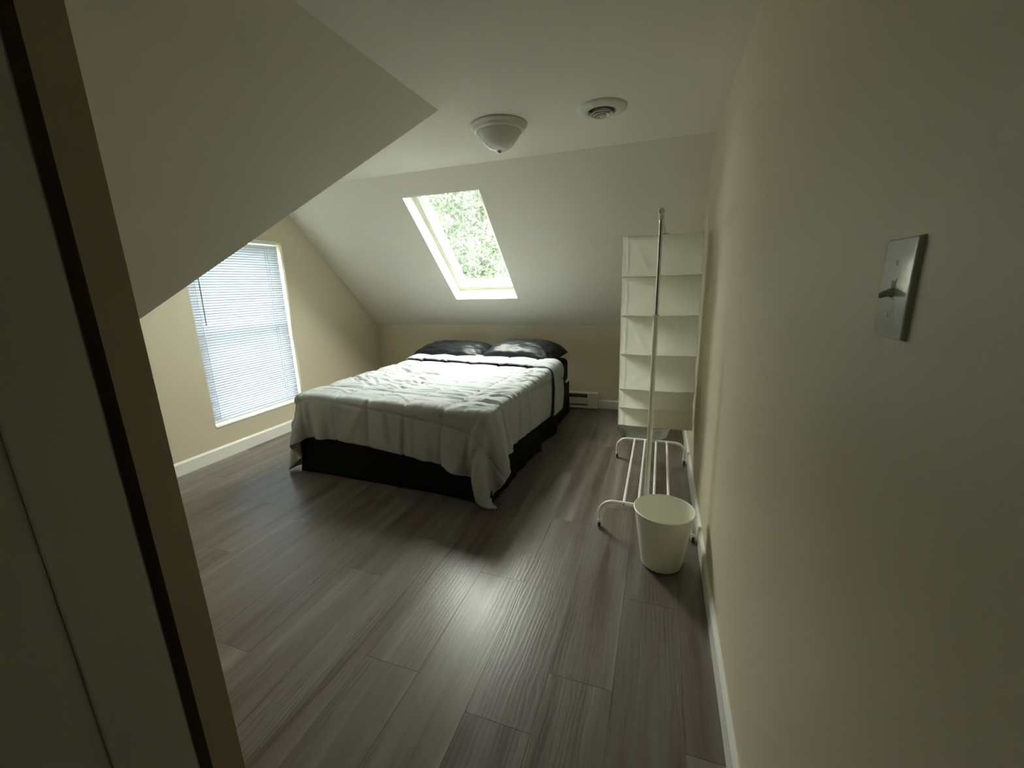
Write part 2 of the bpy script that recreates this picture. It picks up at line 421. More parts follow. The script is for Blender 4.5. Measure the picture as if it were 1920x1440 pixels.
# blind
XB = XL - .045
YB0, YB1 = WY0 + .004, WY1 - .020
ZB0, ZB1 = WZ0 + .026, WZ1 - .004
bl = empty('window_blind', (XB, (YB0 + YB1) / 2, ZB0), 'white horizontal mini blind lowered over the left wall window', 'blind')
def bpart(name, b, m, smooth=False):
    o = link(name, b, m, smooth=smooth); o.parent = bl; o.location = -bl.location; return o
b = BM(); box(b, XB - .016, XB + .018, YB0, YB1, ZB1 - .036, ZB1, .003); bpart('headrail', b, MT['vinyl'])
b = BM(); box(b, XB - .012, XB + .012, YB0, YB1, ZB0, ZB0 + .016, .005); bpart('bottom_rail', b, MT['vinyl'])
# one slat mesh, slightly curved, shared
PITCHB = .0212; ns = int((ZB1 - .045 - ZB0 - .02) / PITCHB)
b = BM(); K = 6; W_ = .0285; ang = math.radians(76); th = .0006
top, bot = [], []
for i in range(K + 1):
    u = (i / K - .5) * W_; crown = .0022 * (1 - (2 * i / K - 1) ** 2)
    xx = u * math.cos(ang) - crown * math.sin(ang); zz = u * math.sin(ang) + crown * math.cos(ang)
    top.append((xx, zz)); bot.append((xx - .0004, zz - th))
hy = (YB1 - YB0) / 2
prism(b, top + bot[::-1], 'y', -hy, hy)
sm = bpy.data.meshes.new('slat'); bmesh.ops.recalc_face_normals(b, faces=b.faces); b.to_mesh(sm); b.free(); sm.materials.append(MT['slat'])
for i in range(ns):
    z = ZB0 + .026 + i * PITCHB * ((ZB1 - .045 - ZB0 - .02) / (ns * PITCHB))
    o = bpy.data.objects.new('slat', sm); COL.objects.link(o); o.parent = bl
    o.location = Vector((XB, (YB0 + YB1) / 2, z)) - bl.location
    o.rotation_euler = (random.uniform(-.0012, .0012), random.uniform(-.03, .03), 0)
for yy in (YB0 + .075, YB1 - .125, YB1 - .15):
    b = BM()
    for dx in (-.012, .012): tube(b, [(XB + dx, yy, ZB0 + .01), (XB + dx, yy, ZB1 - .03)], .0011 if dx < 0 else .0016, 6)
    bpart('ladder_cord', b, MT['cord'])
b = BM(); tube(b, [(XB + .021, 2.372, 1.80), (XB + .024, 2.370, 1.45), (XB + .024, 2.362, 1.12)], .0035, 6)
tube(b, [(XB + .006, 2.372, ZB1 - .02), (XB + .021, 2.372, 1.79)], .0025, 6)
bpart('tilt_wand', b, MT['wand'], True)

# ------------------------------------------------------------ skylight window_2
sk = struct(empty('window_2', tuple(sp_((SX0 + SX1) / 2, SS1, 0))), 'roof skylight showing green foliage')
def slope_box(b, xa, xb, sa, sb, na, nb, bev=0):
    """box in slope coordinates"""
    r = bmesh.ops.create_cube(b, size=1); vs = r['verts']
    for v in vs:
        v.co = sp_((xa + xb) / 2 + v.co.x * (xb - xa), (sa + sb) / 2 + v.co.y * (sb - sa), (na + nb) / 2 + v.co.z * (nb - na))
    if bev: bmesh.ops.bevel(b, geom=list({e for v in vs for e in v.link_edges}), offset=bev, segments=2, affect='EDGES', profile=.5)
def ring(b, x0, x1, s0, s1, t, na, nb, bev=.003):
    slope_box(b, x0, x0 + t, s0, s1, na, nb, bev); slope_box(b, x1 - t, x1, s0, s1, na, nb, bev)
    slope_box(b, x0 + t, x1 - t, s0, s0 + t, na, nb, bev); slope_box(b, x0 + t, x1 - t, s1 - t, s1, na, nb, bev)
def skpart(name, b, m, parent=None):
    o = link(name, b, m); o.parent = parent or sk
    if parent is None: o.location = -sk.location
    return o
# shaft lining
b = BM(); t = .006
ring(b, SX0 - .001, SX1 + .001, SS0 - .001, SS1 + .001, t, .0005, DEP, 0)
skpart('shaft_lining', b, MT['trim'])
b = BM(); ring(b, SX0, SX1, SS0, SS1, .024, DEP - .012, DEP + .06); ring(b, SX0 + .02, SX1 - .02, SS0 + .02, SS1 - .02, .012, DEP - .002, DEP + .06)
skpart('window_frame', b, MT['vinyl'])
b = BM(); ring(b, SX0 + .034, SX1 - .034, SS0 + .034, SS1 - .034, .014, DEP - .006, DEP + .05); ring(b, SX0 + .046, SX1 - .046, SS0 + .046, SS1 - .046, .05, DEP - .022, DEP + .05, .008)
sash_o = skpart('sash', b, MT['vinyl'])
b = BM(); ring(b, SX0 + .096, SX1 - .096, SS0 + .096, SS1 - .096, .004, DEP + .01, DEP + .03, 0)
o = skpart('gasket', b, MT['fin'], sash_o)
b = BM(); slope_box(b, SX0 + .09, SX1 - .09, SS0 + .09, SS1 - .09, DEP + .018, DEP + .024)
skpart('glass_pane', b, MT['glass'], sash_o)
# outside roof kerb round the glass
b = BM(); ring(b, SX0 - .04, SX1 + .04, SS0 - .04, SS1 + .04, .05, DEP + .02, DEP + .09, .004)
skpart('roof_kerb', b, MT['fin'])

# ------------------------------------------------------------ door (opened leaf at far left)
dx0, dx1, dy0, dy1 = -1.156, -1.120, -.42, .388
b = BM()
core = .0018
box(b, dx0 + core, dx1 - core, dy0, dy1, .012, 2.03)
def stile(b, y0, y1, z0, z1):
    box(b, dx0, dx0 + core, y0, y1, z0, z1, .003); box(b, dx1 - core, dx1, y0, y1, z0, z1, .003)
stile(b, dy1 - .115, dy1, .012, 2.03); stile(b, dy0, dy0 + .115, .012, 2.03)
for z0, z1 in ((.012, .22), (1.90, 2.03)): stile(b, dy0 + .115, dy1 - .115, z0, z1)
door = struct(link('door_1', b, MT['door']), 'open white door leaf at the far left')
for z in (.25, 1.0, 1.75):
    b = BM(); tube(b, [(-1.162, .385, z), (-1.162, .385, z + .09)], .005, 8); link('hinge', b, MT['nickel'], door)

# ------------------------------------------------------------ comforter (small position-based cloth solve)
BEDX, BEDY, BROT = -2.035, 2.27, math.radians(-2.0)
HW, BLN, BZ = .795, 2.08, .605
def drape():
    rng = np.random.default_rng(5)
    Wc, Lc = 2.27, 1.92
    rot = math.radians(-4.0)
    def sim(P, nu, nv, du, dv, steps, iters, seed, exc_u, exc_v):
        # P (nu,nv,3)
        rg = np.random.default_rng(seed)
        Q = P.copy()
        def lowf(shape, n):
            g = rg.standard_normal((n + 2, n + 2))
            a = np.linspace(0, n, shape[0]); c = np.linspace(0, n, shape[1])
            i = a.astype(int); fi = (a - i)[:, None]; j = c.astype(int); fj = (c - j)[None]
            fi = fi * fi * (3 - 2 * fi); fj = fj * fj * (3 - 2 * fj)
            return (g[i][:, j] * (1 - fi) * (1 - fj) + g[i + 1][:, j] * fi * (1 - fj) + g[i][:, j + 1] * (1 - fi) * fj + g[i + 1][:, j + 1] * fi * fj)
        ru = du * (1 + exc_u * np.clip(1 + lowf((nu - 1, nv), 9), 0, 2.5)); rv = dv * (1 + exc_v * np.clip(1 + lowf((nu, nv - 1), 11), 0, 2.5))
        dd = math.hypot(du, dv)
        groups = []
        def sl(a, b_, s=2): return slice(a, b_, s)
        for s in (0, 1): groups.append(((sl(s, nu - 1), slice(None)), (sl(s + 1, nu), slice(None)), ru[s::2], 1.0))
        for s in (0, 1): groups.append(((slice(None), sl(s, nv - 1)), (slice(None), sl(s + 1, nv)), rv[:, s::2], 1.0))
        for s in (0, 1):
            groups.append(((sl(s, nu - 1), slice(0, nv - 1)), (sl(s + 1, nu), slice(1, nv)), dd, .35))
            groups.append(((sl(s, nu - 1), slice(1, nv)), (sl(s + 1, nu), slice(0, nv - 1)), dd, .35))
        for s in range(4):
            groups.append(((sl(s, nu - 2, 4), slice(None)), (sl(s + 2, nu, 4), slice(None)), 2 * du, .10))
            groups.append(((slice(None), sl(s, nv - 2, 4)), (slice(None), sl(s + 2, nv, 4)), 2 * dv, .10))
        for s in range(8):
            q8 = s if s < 4 else s
            groups.append(((sl(q8, nu - 4, 8), slice(None)), (sl(q8 + 4, nu, 8), slice(None)), 4 * du, .16))
            groups.append(((slice(None), sl(q8, nv - 4, 8)), (slice(None), sl(q8 + 4, nv, 8)), 4 * dv, .16))
        dt = 1 / 60
        r = .05; hb = np.array([HW + .012, BLN / 2 + .012, .4]) + .012; cz = BZ - .4
        for st in range(steps):
            V = (P - Q) * .97
            Q = P.copy()
            P = P + V; P[..., 2] -= 9.8 * dt * dt * .6
            for it in range(iters):
                for A, B, L, k in groups:
                    a = P[A]; c = P[B]; n0 = min(a.shape[0], c.shape[0]); n1 = min(a.shape[1], c.shape[1])
                    a = a[:n0, :n1]; c = c[:n0, :n1]
                    LL = L[:n0, :n1] if isinstance(L, np.ndarray) else L
                    d = c - a; ln = np.sqrt((d * d).sum(-1)) + 1e-9
                    f_ = (.5 * k * (ln - LL) / ln)
                    if k < .2: f_ = np.minimum(f_, 0)       # bending only resists folding
                    d *= f_[..., None]
                    P[A][:n0, :n1] += d; P[B][:n0, :n1] -= d
                if it % 3 == 2 or it == iters - 1:
                    # collide with rounded box
                    R = P.copy(); R[..., 1] -= BLN / 2; R[..., 2] -= cz
                    q = np.abs(R) - (hb - r)
                    qm = np.maximum(q, 0); l = np.sqrt((qm * qm).sum(-1))
                    sd = l + np.minimum(q.max(-1), 0) - r
                    g = np.where(l[..., None] > 1e-6, qm / (l[..., None] + 1e-9), (q == q.max(-1, keepdims=True)) * 1.0) * np.sign(R)
                    pen = sd < 0
                    P -= np.where(pen[..., None], sd[..., None] * g, 0)
                    tm = (P - Q) - ((P - Q) * g).sum(-1, keepdims=True) * g
                    P -= np.where((sd < .002)[..., None], tm * .55, 0)
                    P[..., 2] = np.maximum(P[..., 2], .02)
        return P
    nu, nv = 58, 50
    U = np.linspace(-Wc / 2, Wc / 2, nu); Vv = np.linspace(-Lc / 2, Lc / 2, nv)
    du, dv = U[1] - U[0], Vv[1] - Vv[0]
    uu, vv = np.meshgrid(U, Vv, indexing='ij')
    cx, cy = -.01, .66
    P = np.stack([cx + uu * math.cos(rot) - vv * math.sin(rot), cy + uu * math.sin(rot) + vv * math.cos(rot), np.full_like(uu, BZ + .03)], -1)
    P[..., 2] += rng.random(P.shape[:2]) * .006
    P = sim(P, nu, nv, du, dv, 130, 12, 3, .004, .010)
    def up(P):
        n, m = P.shape[:2]
        O = np.zeros((2 * n - 1, m, 3)); O[::2] = P; O[1::2] = (P[1:] + P[:-1]) / 2
        O[3:-3:2] = (-P[:-3] + 9 * P[1:-2] + 9 * P[2:-1] - P[3:]) / 16
        R = np.zeros((2 * n - 1, 2 * m - 1, 3)); R[:, ::2] = O; R[:, 1::2] = (O[:, 1:] + O[:, :-1]) / 2
        R[:, 3:-3:2] = (-O[:, :-3] + 9 * O[:, 1:-2] + 9 * O[:, 2:-1] - O[:, 3:]) / 16
        return R
    P = up(P); nu, nv = P.shape[:2]
    P[..., 2] += rng.random(P.shape[:2]) * .003
    P = sim(P, nu, nv, du / 2, dv / 2, 45, 12, 11, .006, .022)
    P = up(P)
    return P, Wc, Lc
CP, CW, CL = drape()
nu, nv = CP.shape[:2]
uu, vv = np.meshgrid(np.linspace(0, CW, nu), np.linspace(0, CL, nv), indexing='ij')
def normals(P):
    du_ = np.gradient(P, axis=0); dv_ = np.gradient(P, axis=1); n_ = np.cross(du_, dv_)
    return n_ / (np.linalg.norm(n_, axis=-1, keepdims=True) + 1e-9)
# quilting: puffed boxes between stitch lines, small creases fanning off the stitches
Nn = normals(CP)
Sq = .295
fu = (uu + .10) / Sq; fv = (vv + .02) / Sq
pu = 1 - np.abs(2 * (fu - np.floor(fu)) - 1); pv = 1 - np.abs(2 * (fv - np.floor(fv)) - 1)   # 0 at stitch, 1 at middle
puff = .013 * (1 - (1 - pu) ** 2.2) * (1 - (1 - pv) ** 2.2)
groove = -.010 * (np.exp(-(pu / .05) ** 2) + np.exp(-(pv / .05) ** 2))
wr = np.zeros_like(uu)
for i in range(nu):
    for j in range(nv):
        p = Vector((uu[i, j] * 3.0, vv[i, j] * 12, 0))
        nearu = math.exp(-(pu[i, j] / .3) ** 2)
        n1 = 1 - abs(noise.noise(p + Vector((noise.noise(p * .3) * 2, 0, 0)))) * 2.2
        wr[i, j] = .0045 * n1 * (.5 + .5 * nearu)
# individual creases: short curved ridges, mostly running across the bed, clustered where the photograph shows them
rs = random.Random(21)
def crease(u0, v0, L, w, amp, ang_, bend):
    global wr
    c, s_ = math.cos(ang_), math.sin(ang_)
    a = (uu - u0) * c + (vv - v0) * s_; d = -(uu - u0) * s_ + (vv - v0) * c - bend * a * a
    env = np.exp(-(a / L) ** 4) 
    wr += amp * env * (np.exp(-(d / w) ** 2) - .8 * np.exp(-((d + w * 1.5) / (w * 1.1)) ** 2))
SD0 = (CW - 2 * HW) / 2          # where the top of the bed starts in u
for q_ in range(110):            # over the top
    crease(rs.uniform(SD0 + .05, CW - SD0 - .1), rs.uniform(.42, CL - .25), rs.uniform(.05, .16), rs.uniform(.007, .013), rs.uniform(.003, .008), rs.gauss(-.1, .25), rs.uniform(-1.5, 1.5))
for q_ in range(40):             # window-side half, slanting
    crease(rs.uniform(SD0 + .1, SD0 + .8), rs.uniform(.65, 1.5), rs.uniform(.06, .16), rs.uniform(.008, .014), rs.uniform(.006, .011), rs.gauss(-.45, .2), rs.uniform(-2, 2))
for q_ in range(46):             # pleats along the right edge of the bed
    crease(CW - SD0 - .10 + rs.uniform(-.07, .05), rs.uniform(.40, CL - .18), rs.uniform(.05, .10), rs.uniform(.008, .014), rs.uniform(.005, .010), rs.gauss(.25, .2), rs.uniform(-3, 3))
for q_ in range(26):             # foot edge, running down
    crease(rs.uniform(SD0, CW - SD0), .37 + rs.uniform(-.03, .05), rs.uniform(.03, .07), rs.uniform(.007, .012), rs.uniform(.003, .006), math.pi / 2 + rs.gauss(0, .2), 0)
for q_ in range(16):             # long soft folds on the hanging foot side
    crease(rs.uniform(SD0 - .1, CW - SD0 + .1), .17, rs.uniform(.12, .18), rs.uniform(.016, .03), rs.uniform(.004, .009), math.pi / 2 + rs.gauss(0, .15), rs.uniform(-.5, .5))
for q_ in range(14):             # and on the hanging right side
    crease(CW - .17, rs.uniform(.2, CL - .2), rs.uniform(.12, .18), rs.uniform(.016, .03), rs.uniform(.004, .010), rs.gauss(0, .15), rs.uniform(-.5, .5))
disp = puff + groove + wr
FLAP = .25; nf = int(FLAP / CL * nv)
top_ = CP + Nn * (disp[..., None])
th_ = .022
verts = []; rows = []
# local v grows to the head; flap is folded back over the head end
W = top_.copy()
def addrow(arr): 
    s = len(verts); verts.extend(map(tuple, arr)); rows.append(s)
for j in range(nv - nf): addrow(W[:, j])
fullN = Nn
for j in range(nv - nf, nv): addrow(W[:, j] - fullN[:, j] * .004)
# rounded turn then back towards the foot
e = W[:, nv - 1]; eN = fullN[:, nv - 1]; eT = (CP[:, nv - 1] - CP[:, nv - 4]); eT /= np.linalg.norm(eT, axis=-1, keepdims=True)
for a in (30, 75, 105, 150):
    a_ = math.radians(a); rr = .018
    addrow(e + eT * rr * math.sin(a_) + eN * rr * (1 - math.cos(a_)))
lift = .027
for q_, j in enumerate(range(nv - 1, nv - 1 - nf, -1)):
    wob = .004 * np.sin(uu[:, 0] * 9 + 1) * (q_ / nf)
    addrow(CP[:, j] + fullN[:, j] * (lift + disp[:, nv - nf - 1 - (nv - 1 - j)] * .8 + wob)[:, None])
faces = []
for a_, b_ in zip(rows, rows[1:]):
    for i in range(nu - 1): faces.append((a_ + i, a_ + i + 1, b_ + i + 1, b_ + i))
me = bpy.data.meshes.new('comforter'); me.from_pydata([tuple(v) for v in verts], [], faces); me.update()
comf = link('comforter', me, MT['comf'], smooth=False)
for p in me.polygons: p.use_smooth = True
md = comf.modifiers.new('thick', 'SOLIDIFY'); md.thickness = .012; md.offset = -1
comf.location = (BEDX, BEDY, 0); comf.rotation_euler = (0, 0, BROT)
tag(comf, 'wrinkled light grey quilted comforter draped over the bed, top edge turned back', 'comforter')

# ------------------------------------------------------------ bed
bed = empty('bed', (BEDX, BEDY, 0), 'low queen bed with black fitted sheet and black bed skirt', 'bed', rot=(0, 0, BROT))
b = BM(); box(b, -HW, HW, 0, BLN, .34, BZ, .055, 5)
mo = link('mattress', b, MT['black'], bed, True); mo['label'] = 'mattress in a black fitted sheet'
b = BM(); box(b, -HW + .02, HW - .02, .02, BLN, .10, .34, .02, 2); link('box_spring', b, MT['black'], bed, True)
for sx in (-1, 1):
    for yy in (.08, BLN - .08):
        b = BM(); tube(b, [(sx * (HW - .08), yy, .003), (sx * (HW - .08), yy, .11)], .025, 12); link('leg', b, MT['dark'], bed, True)
# skirt: foot and two sides, with folds that grow towards the floor
def skirt():
    pts = []
    n1, n2 = 110, 90
    hw, y0 = HW + .004, -.004
    for i in range(n1): pts.append((-hw, BLN - (BLN - y0) * i / n1, -1, 0))
    for i in range(n2): pts.append((-hw + 2 * hw * i / n2, y0, 0, -1))
    for i in range(n1 + 1): pts.append((hw, y0 + (BLN - y0) * i / n1, 1, 0))
    b = BM(); rows_ = 12; grid = []
    cum = 0
    for i, (x_, y_, nx, ny) in enumerate(pts):
        dc = min(abs(i - n1), abs(i - n1 - n2))
        if dc < 5:
            w2 = .5 * (1 - dc / 5)
            if abs(i - n1) < 5: nx, ny = (-1, -.0) if i < n1 else (0, -1); nx, ny = nx * (1 - w2) + (-w2 if ny else 0), ny * (1 - w2) + (-w2 if nx else 0)
            else: nx, ny = (nx * (1 - w2) + (w2 if ny else 0), ny * (1 - w2) + (-w2 if nx else 0))
        s_ = i * .019
        fold = .010 * noise.noise(Vector((s_ * 3.2, 0, 0))) + .008 * noise.noise(Vector((s_ * 9, 5, 0)))
        # bulge of the foot right corner and kinks along the right side
        bul = .03 * math.exp(-((i - (n1 + n2 - 4)) / 4) ** 2) + .035 * math.exp(-((i - n1) / 5) ** 2)
        kink = .05 * math.exp(-((y_ - .92) / .05) ** 2) + .05 * math.exp(-((y_ - 1.35) / .12) ** 2) if nx > .5 else 0
        col = []
        for r_ in range(rows_ + 1):
            t_ = r_ / rows_
            d_ = .002 + (.012 + fold * 1.6 + bul + kink * .8) * t_ ** 2
            d_ = max(d_, .001)
            col.append(b.verts.new((x_ + nx * d_, y_ + ny * d_, .345 - (.340) * t_)))
        grid.append(col)
    for A, B in zip(grid, grid[1:]):
        for r_ in range(rows_): b.faces.new((A[r_], B[r_], B[r_ + 1], A[r_ + 1]))
    o = link('bed_skirt', b, MT['black'], bed, False)
    for p in o.data.polygons: p.use_smooth = True
    m_ = o.modifiers.new('thick', 'SOLIDIFY'); m_.thickness = .003; m_.offset = 0
    o['label'] = 'black fabric bed skirt reaching the floor'
skirt()

# pillows
def pillow(name, cx, cy, cz, L, Wd, H, rotz, tiltx, seed, label):
    nu_, nv_ = 64, 44; b = BM(); S = {}
    for side in (1, -1):
        for i in range(nu_ + 1):
            for j in range(nv_ + 1):
                edge = i in (0, nu_) or j in (0, nv_)
                if side == -1 and edge: S[(side, i, j)] = S[(1, i, j)]; continue
                u = 2 * i / nu_ - 1; v = 2 * j / nv_ - 1
                su = math.sin(u * math.pi / 2); sv = math.sin(v * math.pi / 2)
                infl = max(0, (1 - abs(su) ** 3.2)) ** .42 * max(0, (1 - abs(sv) ** 2.6)) ** .5
                pin = 1 - .10 * (1 - abs(sv)) * 0 - .06 * (su * su) * (1 - sv * sv)   # sides drawn in between the corners
                x_ = su * L / 2 * (1 - .05 * (1 - abs(su) ** 3) * 0) * (1 - .045 * (1 - sv * sv) * abs(su)); y_ = sv * Wd / 2 * (1 - .06 * (1 - su * su) * abs(sv))
                z_ = side * H / 2 * infl * (1 if side == 1 else .75) - .045 * abs(su) ** 5 - .012 * abs(sv) ** 4
                p = Vector((u * 2.2 + seed, v * 3.5, side * 3))
                cr = (1 - abs(noise.noise(p * 1.3)) * 2) * .010 + noise.noise(p * 3.1) * .008
                er = max(abs(u), abs(v)); rad = math.atan2(v, u)
                cr += .009 * math.sin(rad * 17 + noise.noise(p) * 5) * max(0, (er - .45)) * infl ** .3
                z_ += side * cr * min(1, infl * 2.2) * (1 if side > 0 else .3)
                S[(side, i, j)] = b.verts.new((x_, y_, z_))
    for side in (1, -1):
        for i in range(nu_):
            for j in range(nv_):
                q = [S[(side, i, j)], S[(side, i + 1, j)], S[(side, i + 1, j + 1)], S[(side, i, j + 1)]]
                if side < 0: q.reverse()
                try: b.faces.new(q)
                except ValueError: pass
    o = link(name, b, MT['satin'])
    for p in o.data.polygons: p.use_smooth = True
    o.location = (cx, cy, cz); o.rotation_euler = (tiltx, 0, rotz)
    tag(o, label, 'pillow')
    return o
pillow('pillow', -2.43, 4.13, BZ + .072, .88, .50, .17, math.radians(-3), math.radians(5), 1.3, 'flatter black satin pillow at the window side of the bed head')
pillow('pillow', -1.60, 4.10, BZ + .086, .80, .52, .21, math.radians(-6), math.radians(5), 7.7, 'plumper wrinkled black pillow at the heater side of the bed head')

# ------------------------------------------------------------ baseboard heater
ht = empty('baseboard_heater', (-1.47, YF, 0), 'white electric baseboard heater on far wall, its end showing right of the bed', 'heater')
HX0, HX1 = -2.07, -.869; HD = .066
def hp(name, b, m):
    o = link(name, b, m); o.parent = ht; o.location = -ht.location; return o
y1 = YF - .001; y0 = YF - HD
b = BM()
box(b, HX0, HX1 - .115, y1 - .006, y1, .012, .180)
box(b, HX0, HX1 - .115, y0 + .010, y1, .165, .180, .003)      # top lip
box(b, HX0, HX1 - .115, y0, y0 + .008, .056, .128, .003)      # front panel
box(b, HX0, HX1, y0 - .004, y1, .006, .030, .004)             # foot rail
hp('body', b, MT['heater'])
for xa, xb in ((HX1 - .115, HX1), (HX0 - .06, HX0)):
    b = BM(); box(b, xa, xb, y0 - .001, y1, .050, .183, .004); box(b, xa + .003, xb - .003, y0 + .012, y1, .02, .055)
    hp('end_cap', b, MT['heater'])
b = BM(); box(b, HX0, HX1 - .115, y0 + .016, y1 - .008, .06, .158)
hp('heating_element', b, MT['fin'])
b = BM(); box(b, HX0, HX1 - .117, y0 + .006, y0 + .012, .143, .150); hp('damper_strip', b, MT['nickel'])

# ------------------------------------------------------------ clothes rack
RX, RY0, RY1 = -.2835, 2.175, 3.195
rack = empty('clothes_rack', (RX, (RY0 + RY1) / 2, 0), 'white metal clothes rack on casters beside the right wall, with chrome upper posts', 'rack')
def rp_(name, b, m, smooth=True, parent=None):
    o = link(name, b, m, smooth=smooth)
    if parent is None: o.parent = rack; o.location = -rack.location
    else: o.parent = parent
    return o
def arc(cx, cy, r, a0, a1, n=7): return [(cx + r * math.cos(math.radians(a0 + (a1 - a0) * i / n)), cy + r * math.sin(math.radians(a0 + (a1 - a0) * i / n))) for i in range(n + 1)]
hw_ = .249; zt = .168; rr_ = .075; CT = .052
for y_ in (RY0, RY1):
    pts = [(RX - hw_, y_, CT)] + [(RX + x_, y_, z_) for x_, z_ in arc(-hw_ + rr_, zt - rr_, rr_, 180, 90)] + \
          [(RX + x_, y_, z_) for x_, z_ in arc(hw_ - rr_, zt - rr_, rr_, 90, 0)] + [(RX + hw_, y_, CT)]
    b = BM(); tube(b, pts, .0115, 14); fo = rp_('foot_frame', b, MT['metal'])
    for sx in (-1, 1):
        x_ = RX + sx * hw_
        b = BM()
        lathe(b, [(0, .058), (.012, .058), (.012, .045), (0, .045)], x_, y_, 12); box(b, x_ - .009, x_ + .009, y_ - .016, y_ + .016, .034, .050, .002)
        for s2 in (-1, 1): box(b, x_ + s2 * .010 - .002, x_ + s2 * .010 + .002, y_ - .016, y_ + .016, .012, .050, .001)
        cs = rp_('caster', b, MT['metal'])
        b = BM()
        r = bmesh.ops.create_cone(b, cap_ends=True, segments=20, radius1=.015, radius2=.015, depth=.013, matrix=Matrix.Translation((x_, y_, .0155)) @ Matrix.Rotation(math.pi / 2, 4, 'Y'))
        rp_('wheel', b, MT['dark'], parent=cs)
for dx in (-.118, -.040, .040, .118):
    b = BM(); tube(b, [(RX + dx, RY0, zt), (RX + dx, RY1, zt)], .0085, 12); rp_('base_bar', b, MT['metal'])
ZR = 1.688
for y_ in (RY0, RY1):
    b = BM(); tube(b, [(RX, y_, zt), (RX, y_, 1.205)], .0125, 16); rp_('lower_post', b, MT['metal'])
    b = BM(); lathe(b, [(.0125, 1.19), (.0142, 1.192), (.0142, 1.214), (.0105, 1.217), (.0088, 1.217)], RX, y_, 20); rp_('collar', b, MT['metal'])
    b = BM(); tube(b, [(RX, y_, 1.10), (RX, y_, ZR - .016)], .0092, 16); o = rp_('upper_post', b, MT['chrome']); o['label'] = 'chrome upper post'
b = BM(); tube(b, [(RX, RY0 - .012, ZR), (RX, RY1 + .012, ZR)], .0115, 16); rp_('hanging_rail', b, MT['metal'])
for y_, s_ in ((RY0 - .012, -1), (RY1 + .012, 1)):
    b = BM(); tube(b, [(RX, y_ - s_ * .012, ZR), (RX, y_ + s_ * .002, ZR), (RX, y_ + s_ * .007, ZR), (RX, y_ + s_ * .0095, ZR)], [.0165, .0165, .0135, .004], 18); rp_('rail_cap', b, MT['bin'])
for y_ in (RY0, RY1):
    b = BM(); tube(b, [(RX, y_, ZR - .034), (RX, y_, ZR)], .0125, 14); rp_('post_joint', b, MT['bin'])
for dx in (-.118, .118):
    b = BM(); tube(b, [(RX + dx, RY0 - .0125, zt), (RX + dx, RY0 - .0105, zt)], .004, 8); rp_('screw', b, MT['dark'])

# ------------------------------------------------------------ hanging organiser
OX0, OX1, OY0, OY1, OZ0, OZ1 = -.503, -.052, 2.72, 3.06, .445, 1.642
org = empty('hanging_organizer', (RX, (OY0 + OY1) / 2, OZ0), 'white fabric hanging organizer with six compartments on the rack rail', 'organizer')
def op(name, b, m, smooth=True):
    o = link(name, b, m, smooth=smooth); o.parent = org; o.location = -org.location; return o
shelfz = [OZ1, 1.407, 1.168, .922, .692, .565, OZ0]
def xr(z):   # right edge drifts out slightly towards the bottom, left edge drifts too
    t_ = (OZ1 - z) / (OZ1 - OZ0); return OX0 + .010 * t_, OX1 + .015 * t_
def panel_xz(y_, seed, bulge):
    b = BM(); nx, nz = 80, 110; g = {}
    for i in range(nx + 1):
        for j in range(nz + 1):
            u = i / nx; z_ = OZ1 + (OZ0 - OZ1) * j / nz
            xa, xb = xr(z_)
            # between shelves the cloth billows; pinched at each shelf
            k_ = max(q for q in range(len(shelfz)) if shelfz[q] >= z_ - 1e-6); k_ = min(k_, len(shelfz) - 2)
            f_ = (shelfz[k_] - z_) / (shelfz[k_] - shelfz[k_ + 1]); bl_ = math.sin(math.pi * f_) ** .6 if 0 < f_ < 1 else 0
            edge = 1 - abs(2 * u - 1) ** 4
            d_ = bulge * bl_ * edge * (.55 + .45 * noise.noise(Vector((u * 3, k_ * 7.1 + seed, 0))))
            d_ += .0035 * noise.noise(Vector((u * 7 + f_ * 3, f_ * 3 + k_ * 3.3, seed))) * edge
            # diagonal tension creases from the shelf corners
            d_ += -.003 * math.exp(-((u - .10 - f_ * .28) / .045) ** 2) * bl_ * (1 if k_ % 2 == 0 else .5)
            d_ += -.003 * math.exp(-((1 - u - .06 - f_ * .30) / .05) ** 2) * bl_ * (1 if k_ % 3 == 0 else .4)
            d_ -= (.005 if bulge > 0 else -.005) * math.exp(-((u - .068) / .009) ** 2) * bl_ ** .5
            sag = .004 * math.sin(math.pi * u)
            xin = .004 * bl_
            g[i, j] = b.verts.new((xa + xin + (xb - xa - 2 * xin) * u, y_ - d_, z_ - (sag if j not in (0,) else sag * .5)))
    for i in range(nx):
        for j in range(nz): b.faces.new((g[i, j], g[i + 1, j], g[i + 1, j + 1], g[i, j + 1]))
    return b
for y_, bu in ((OY0, .010), (OY1, -.010)): 
    o = op('side_panel', panel_xz(y_, y_ * 3, bu), MT['org'])
b = BM(); xa, xb = xr(OZ1); xc, xd = xr(OZ0)
NB = 30
for i in range(NB):
    za, zb = OZ1 + (OZ0 - OZ1) * i / NB, OZ1 + (OZ0 - OZ1) * (i + 1) / NB
    pa, pb = xr(za)[1] + .004 * math.sin(i * .9), xr(zb)[1] + .004 * math.sin((i + 1) * .9)
    b.faces.new([b.verts.new(p) for p in ((pa, OY0, za), (pa, OY1, za), (pb, OY1, zb), (pb, OY0, zb))])
bmesh.ops.remove_doubles(b, verts=b.verts, dist=1e-5)
o = op('back_panel', b, MT['org'])
